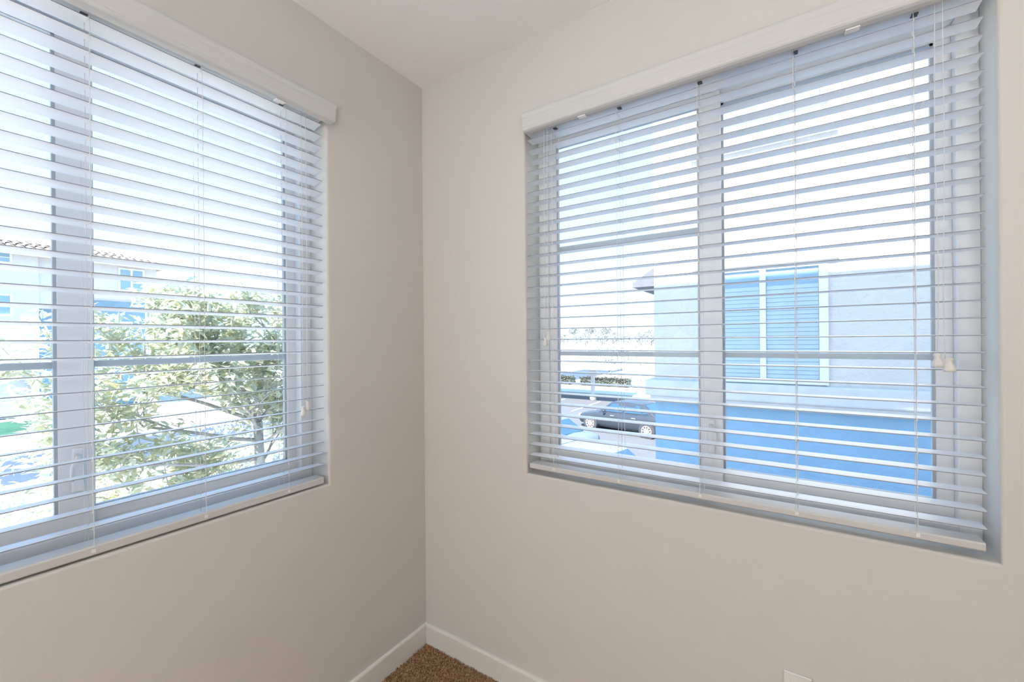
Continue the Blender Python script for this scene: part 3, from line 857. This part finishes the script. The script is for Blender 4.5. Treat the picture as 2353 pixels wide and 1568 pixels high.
def big_tree():
    rnd = random.Random(21)
    base = Vector((-4.5, 1.46, GZ))
    root = empty('leafy_tree', tuple(base), 'leafy young tree with pale trunk just outside the left window', 'tree')
    bm = bmesh.new()
    tips = []
    def grow(p, d, length, r, depth):
        n = 4
        pts, rads = [p.copy()], [r]
        for i in range(n):
            d = (d + Vector((rnd.uniform(-.16, .16), rnd.uniform(-.16, .16), rnd.uniform(-.06, .12)))).normalized()
            p = p + d * (length / n)
            if p.z > 2.05:
                d.z = -abs(d.z) * .4
                p.z = 2.05
            pts.append(p.copy())
            rads.append(max(0.003, r * (1 - 0.5 * (i + 1) / n)))
            if depth >= 2:
                tips.append((p.copy(), d.copy()))
        add_tube(bm, [tuple(q - base) for q in pts], rads, 7 if depth < 2 else 5)
        if depth >= 4:
            return
        for c in range(3 if depth < 3 else 2):
            ax = Vector((rnd.uniform(-1, 1), rnd.uniform(-1, 1), rnd.uniform(-.15, .75))).normalized()
            nd = (d * 0.72 + ax * 0.85).normalized()
            k = rnd.randint(2, n)
            grow(pts[k], nd, length * rnd.uniform(.55, .8), rads[k] * .72, depth + 1)
    t0 = [base, base + Vector((0, .0, 1.2)), Vector((-4.5, 1.43, -0.9)), Vector((-4.5, 1.40, -0.1)), Vector((-4.5, 1.38, 0.42))]
    add_tube(bm, [tuple(q - base) for q in t0], [0.085, 0.072, 0.066, 0.060, 0.055], 9)
    fork = t0[-1]
    arms = [(fork, Vector((-.1, -.42, .95)), 1.05, .036), (fork, Vector((.15, .70, .75)), .80, .030), (fork, Vector((-.75, -.1, .7)), .95, .028),
            (fork - Vector((0, 0, .12)), Vector((.75, -.55, .55)), .9, .026), (fork - Vector((0, 0, .25)), Vector((-.2, -1.0, .22)), 1.25, .028),
            (fork - Vector((0, 0, .5)), Vector((.35, -1.0, .12)), 1.3, .024), (fork - Vector((0, 0, .6)), Vector((-.5, .6, .2)), .75, .022),
            (fork - Vector((0, 0, .8)), Vector((.1, -1.0, -.02)), 1.3, .022), (fork - Vector((0, 0, .75)), Vector((.5, .55, .1)), .6, .018),
            (fork + Vector((0, 0, .0)), Vector((.3, .15, 1.0)), 1.1, .030), (fork, Vector((.4, -.9, .75)), 1.15, .028), (fork, Vector((-.4, -.95, .6)), 1.3, .028),
            (fork - Vector((0, 0, .9)), Vector((-.3, -.4, -.1)), .9, .02), (fork - Vector((0, 0, .3)), Vector((.7, .35, .25)), .7, .02)]
    for p, d, l, r in arms:
        grow(Vector(p), d.normalized(), l, r, 1)
    tr = link('trunk', mesh_from_bm('trunk', bm, True), M['bark'], root)
    LM = [leaf_mesh('leaf_olive', .125, .05, M['leaf_a']), leaf_mesh('leaf_grey', .13, .052, M['leaf_b']), leaf_mesh('leaf_yellow', .115, .048, M['leaf_c'])]
    lx = []
    for p, d in tips:
        if not (-6.6 < p.x < -2.7 and -1.15 < p.y < 2.05 and -0.95 < p.z < 2.12):
            continue
        if p.z < 0.35 and abs(p.y - 1.42) < 0.42 and p.x > -4.75:
            continue
        for q in range(9):
            dd = (d * 0.3 + Vector((rnd.uniform(-1, 1), rnd.uniform(-1, 1), rnd.uniform(-.75, .35)))).normalized()
            pp = p + Vector((rnd.uniform(-.09, .09), rnd.uniform(-.09, .09), rnd.uniform(-.09, .09)))
            k = rnd.choices((0, 1, 2), (5, 4, 1.3))[0]
            mx = Matrix.Translation(pp - base) @ rot_from(dd, rnd.uniform(-.9, .9))
            lx.append((mx, rnd.uniform(.75, 1.25), k))
    cam_p = Vector((1.5, -1.5, 1.49)) - base
    lx.sort(key=lambda a: (a[0].translation - cam_p).length)
    for mx, sc, k in lx[:300]:
        ob = bpy.data.objects.new('leaf', LM[k])
        COL.objects.link(ob)
        ob.parent = root
        ob.matrix_local = mx @ Matrix.Scale(sc, 4)
    leaf_stuff('foliage', lx[300:], .125, .05, [M['leaf_a'], M['leaf_b'], M['leaf_c']], root)
    print('tree leaves', len(lx), 'tips', len(tips))
big_tree()

def shrub(loc, rx, rz, n, L, label, mats, seed, group, name='shrub', trunk=None, cat='shrub'):
    rnd = random.Random(seed)
    root = empty(name, loc, label, cat, group)
    bm = bmesh.new()
    lx = []
    for i in range(n):
        u = Vector((rnd.gauss(0, 1), rnd.gauss(0, 1), rnd.gauss(0, 1))).normalized() * (rnd.random() ** .4)
        c = Vector((u.x * rx, u.y * rx, (trunk or 0) + rz + u.z * rz))
        dd = (u + Vector((rnd.uniform(-.7, .7), rnd.uniform(-.7, .7), rnd.uniform(-.5, .5)))).normalized()
        lx.append((Matrix.Translation(c) @ rot_from(dd, rnd.uniform(-1, 1)), rnd.uniform(.7, 1.3), rnd.randrange(len(mats))))
    for i in range(7):
        a = i * 0.9
        add_tube(bm, [(0, 0, 0 if not trunk else trunk * .6), (rx * .3 * math.cos(a), rx * .3 * math.sin(a), (trunk or 0) + rz * .7), (rx * .7 * math.cos(a), rx * .7 * math.sin(a), (trunk or 0) + rz * 1.3)],
                 [.02 * max(1, rx), .012 * max(1, rx), .005 * max(1, rx)], 5)
    if trunk:
        add_tube(bm, [(0, 0, 0), (0.03, 0, trunk * .5), (0, .02, trunk + rz * .3)], [.05 * rx, .04 * rx, .03 * rx], 8)
    link('stem', mesh_from_bm('stem', bm, True), M['bark'], root)
    leaf_stuff('foliage', lx, L, L * .42, mats, root)
    return root

SM = [M['leaf_a'], M['leaf_b'], M['leaf_c']]
shrub((-11.5, 0.15, GZ), 1.1, 0.75, 900, .16, 'rounded green shrub low in the left window beside the tree', SM, 1, 'shrubs below the left window')
shrub((-9.2, 2.6, GZ), 1.2, 0.6, 900, .15, 'low green shrub behind the foot of the leafy tree', SM, 2, 'shrubs below the left window')
shrub((-8.2, 4.6, GZ), 1.1, 0.6, 800, .15, 'low shrub right of the tree trunk by the window edge', SM, 3, 'shrubs below the left window')
shrub((-14.5, 5.2, GZ), 1.6, 0.9, 1100, .2, 'broad shrub farther back behind the leafy tree', SM, 4, 'shrubs below the left window')
shrub((-12.5, 2.2, GZ), 1.0, 0.5, 700, .16, 'small shrub between the tree and the road', SM, 5, 'shrubs below the left window')
# loose stones scattered on the near bed, countless and small
def stones():
    rnd = random.Random(9)
    bm = bmesh.new()
    for i in range(2600):
        x, y = rnd.uniform(-17.5, -5.0), rnd.uniform(-2, 9)
        r = rnd.uniform(.035, .10)
        mx = Matrix.Translation((x, y, GZ + r * .25)) @ Matrix.Rotation(rnd.uniform(0, 6), 4, 'Z') @ Matrix.Diagonal((r, r * rnd.uniform(.6, 1), r * .6, 1))
        bmesh.ops.create_icosphere(bm, subdivisions=1, radius=1.0, matrix=mx)
    return link('pebbles', mesh_from_bm('pebbles', bm), M['pebble'])
pb = stones()
pb.parent = DRIVE
pb['kind'] = 'stuff'

# hedges and a street tree beyond the carport
def hedge(x0, x1, y0, y1, z1, label, seed):
    rnd = random.Random(seed)
    root = empty('hedge', ((x0 + x1) / 2, (y0 + y1) / 2, GZ + .14), label, 'hedge', 'clipped hedges beyond the carport')
    bm = bmesh.new()
    add_box(bm, (x0, y0, GZ + .14), (x1, y1, z1 - .1))
    bmesh.ops.subdivide_edges(bm, edges=list(bm.edges), cuts=6, use_grid_fill=True)
    for v in bm.verts:
        v.co += Vector((rnd.uniform(-.07, .07), rnd.uniform(-.07, .07), rnd.uniform(-.07, .07)))
    keep(link('twigs', mesh_from_bm('twigs', bm), M['hedge']), root)
    lx = []
    for i in range(1200):
        p = Vector((rnd.uniform(x0 - .05, x1 + .05), rnd.choice((y0, rnd.uniform(y0, y1))), rnd.uniform(GZ + .2, z1)))
        if rnd.random() < .4:
            p.z = z1 - .08
        lx.append((Matrix.Translation(p) @ rot_from((rnd.uniform(-1, 1), rnd.uniform(-1, .2), rnd.uniform(-.2, 1)), rnd.uniform(-1, 1)), rnd.uniform(.7, 1.4), 0))
    keep(leaf_stuff('foliage', lx, .2, .1, [M['hedge']], root), root)
hedge(-14.9, -10.4, 35.4, 36.6, -2.02, 'long clipped hedge behind the carport post', 11)
hedge(-19.5, -16.0, 35.4, 36.6, -2.02, 'short clipped hedge by the left window jamb', 12)
shrub((-12.5, 36.8, GZ + .14), 2.6, 0.75, 1500, .22, 'flat-topped tree standing behind the carport', [M['far_leaf'], M['leaf_b']], 31, None, 'parking_tree', trunk=2.05, cat='tree')
shrub((-10.9, 41.2, GZ), 1.0, 0.8, 220, .22, 'thin wispy tree just above the flat-topped tree', [M['far_leaf']], 32, None, 'parking_tree', trunk=2.6, cat='tree')
# far tree line on the horizon
rnd = random.Random(5)
far = [(-73, 150, 2.2, 1.7, 230), (-70.5, 157, 1.8, 1.5, 150), (-63.6, 150, 2.4, 1.9, 240), (-57, 150, 2.6, 2.0, 330), (-55, 159, 2.4, 2.1, 300), (-47.6, 150, 2.2, 1.6, 220), (-44.5, 158, 2.2, 1.9, 240), (-38.6, 150, 2.7, 2.1, 340), (-36.5, 160, 2.6, 2.4, 320)]
names = ['farthest left', 'second', 'third', 'fourth', 'fifth', 'sixth', 'seventh', 'eighth', 'ninth']
for i, (x, y, rx, rz, n) in enumerate(far):
    shrub((x, y, GZ), rx, rz, n, .75, 'hazy far tree on the horizon, %s from the left in its row' % (names[i] if i else 'first'), [M['far_leaf']], 50 + i, 'far trees on the horizon', 'distant_tree', trunk=3.3, cat='tree')
for i, x in enumerate((-106, -96, -86)):
    shrub((x, 232, GZ), 3.6, 1.6, 420, 1.0, 'pale far grove tree above the horizon row, %s of three' % ('leftmost', 'middle', 'rightmost')[i], [M['far_leaf']], 70 + i, 'far grove trees', 'grove_tree', trunk=8.5, cat='tree')
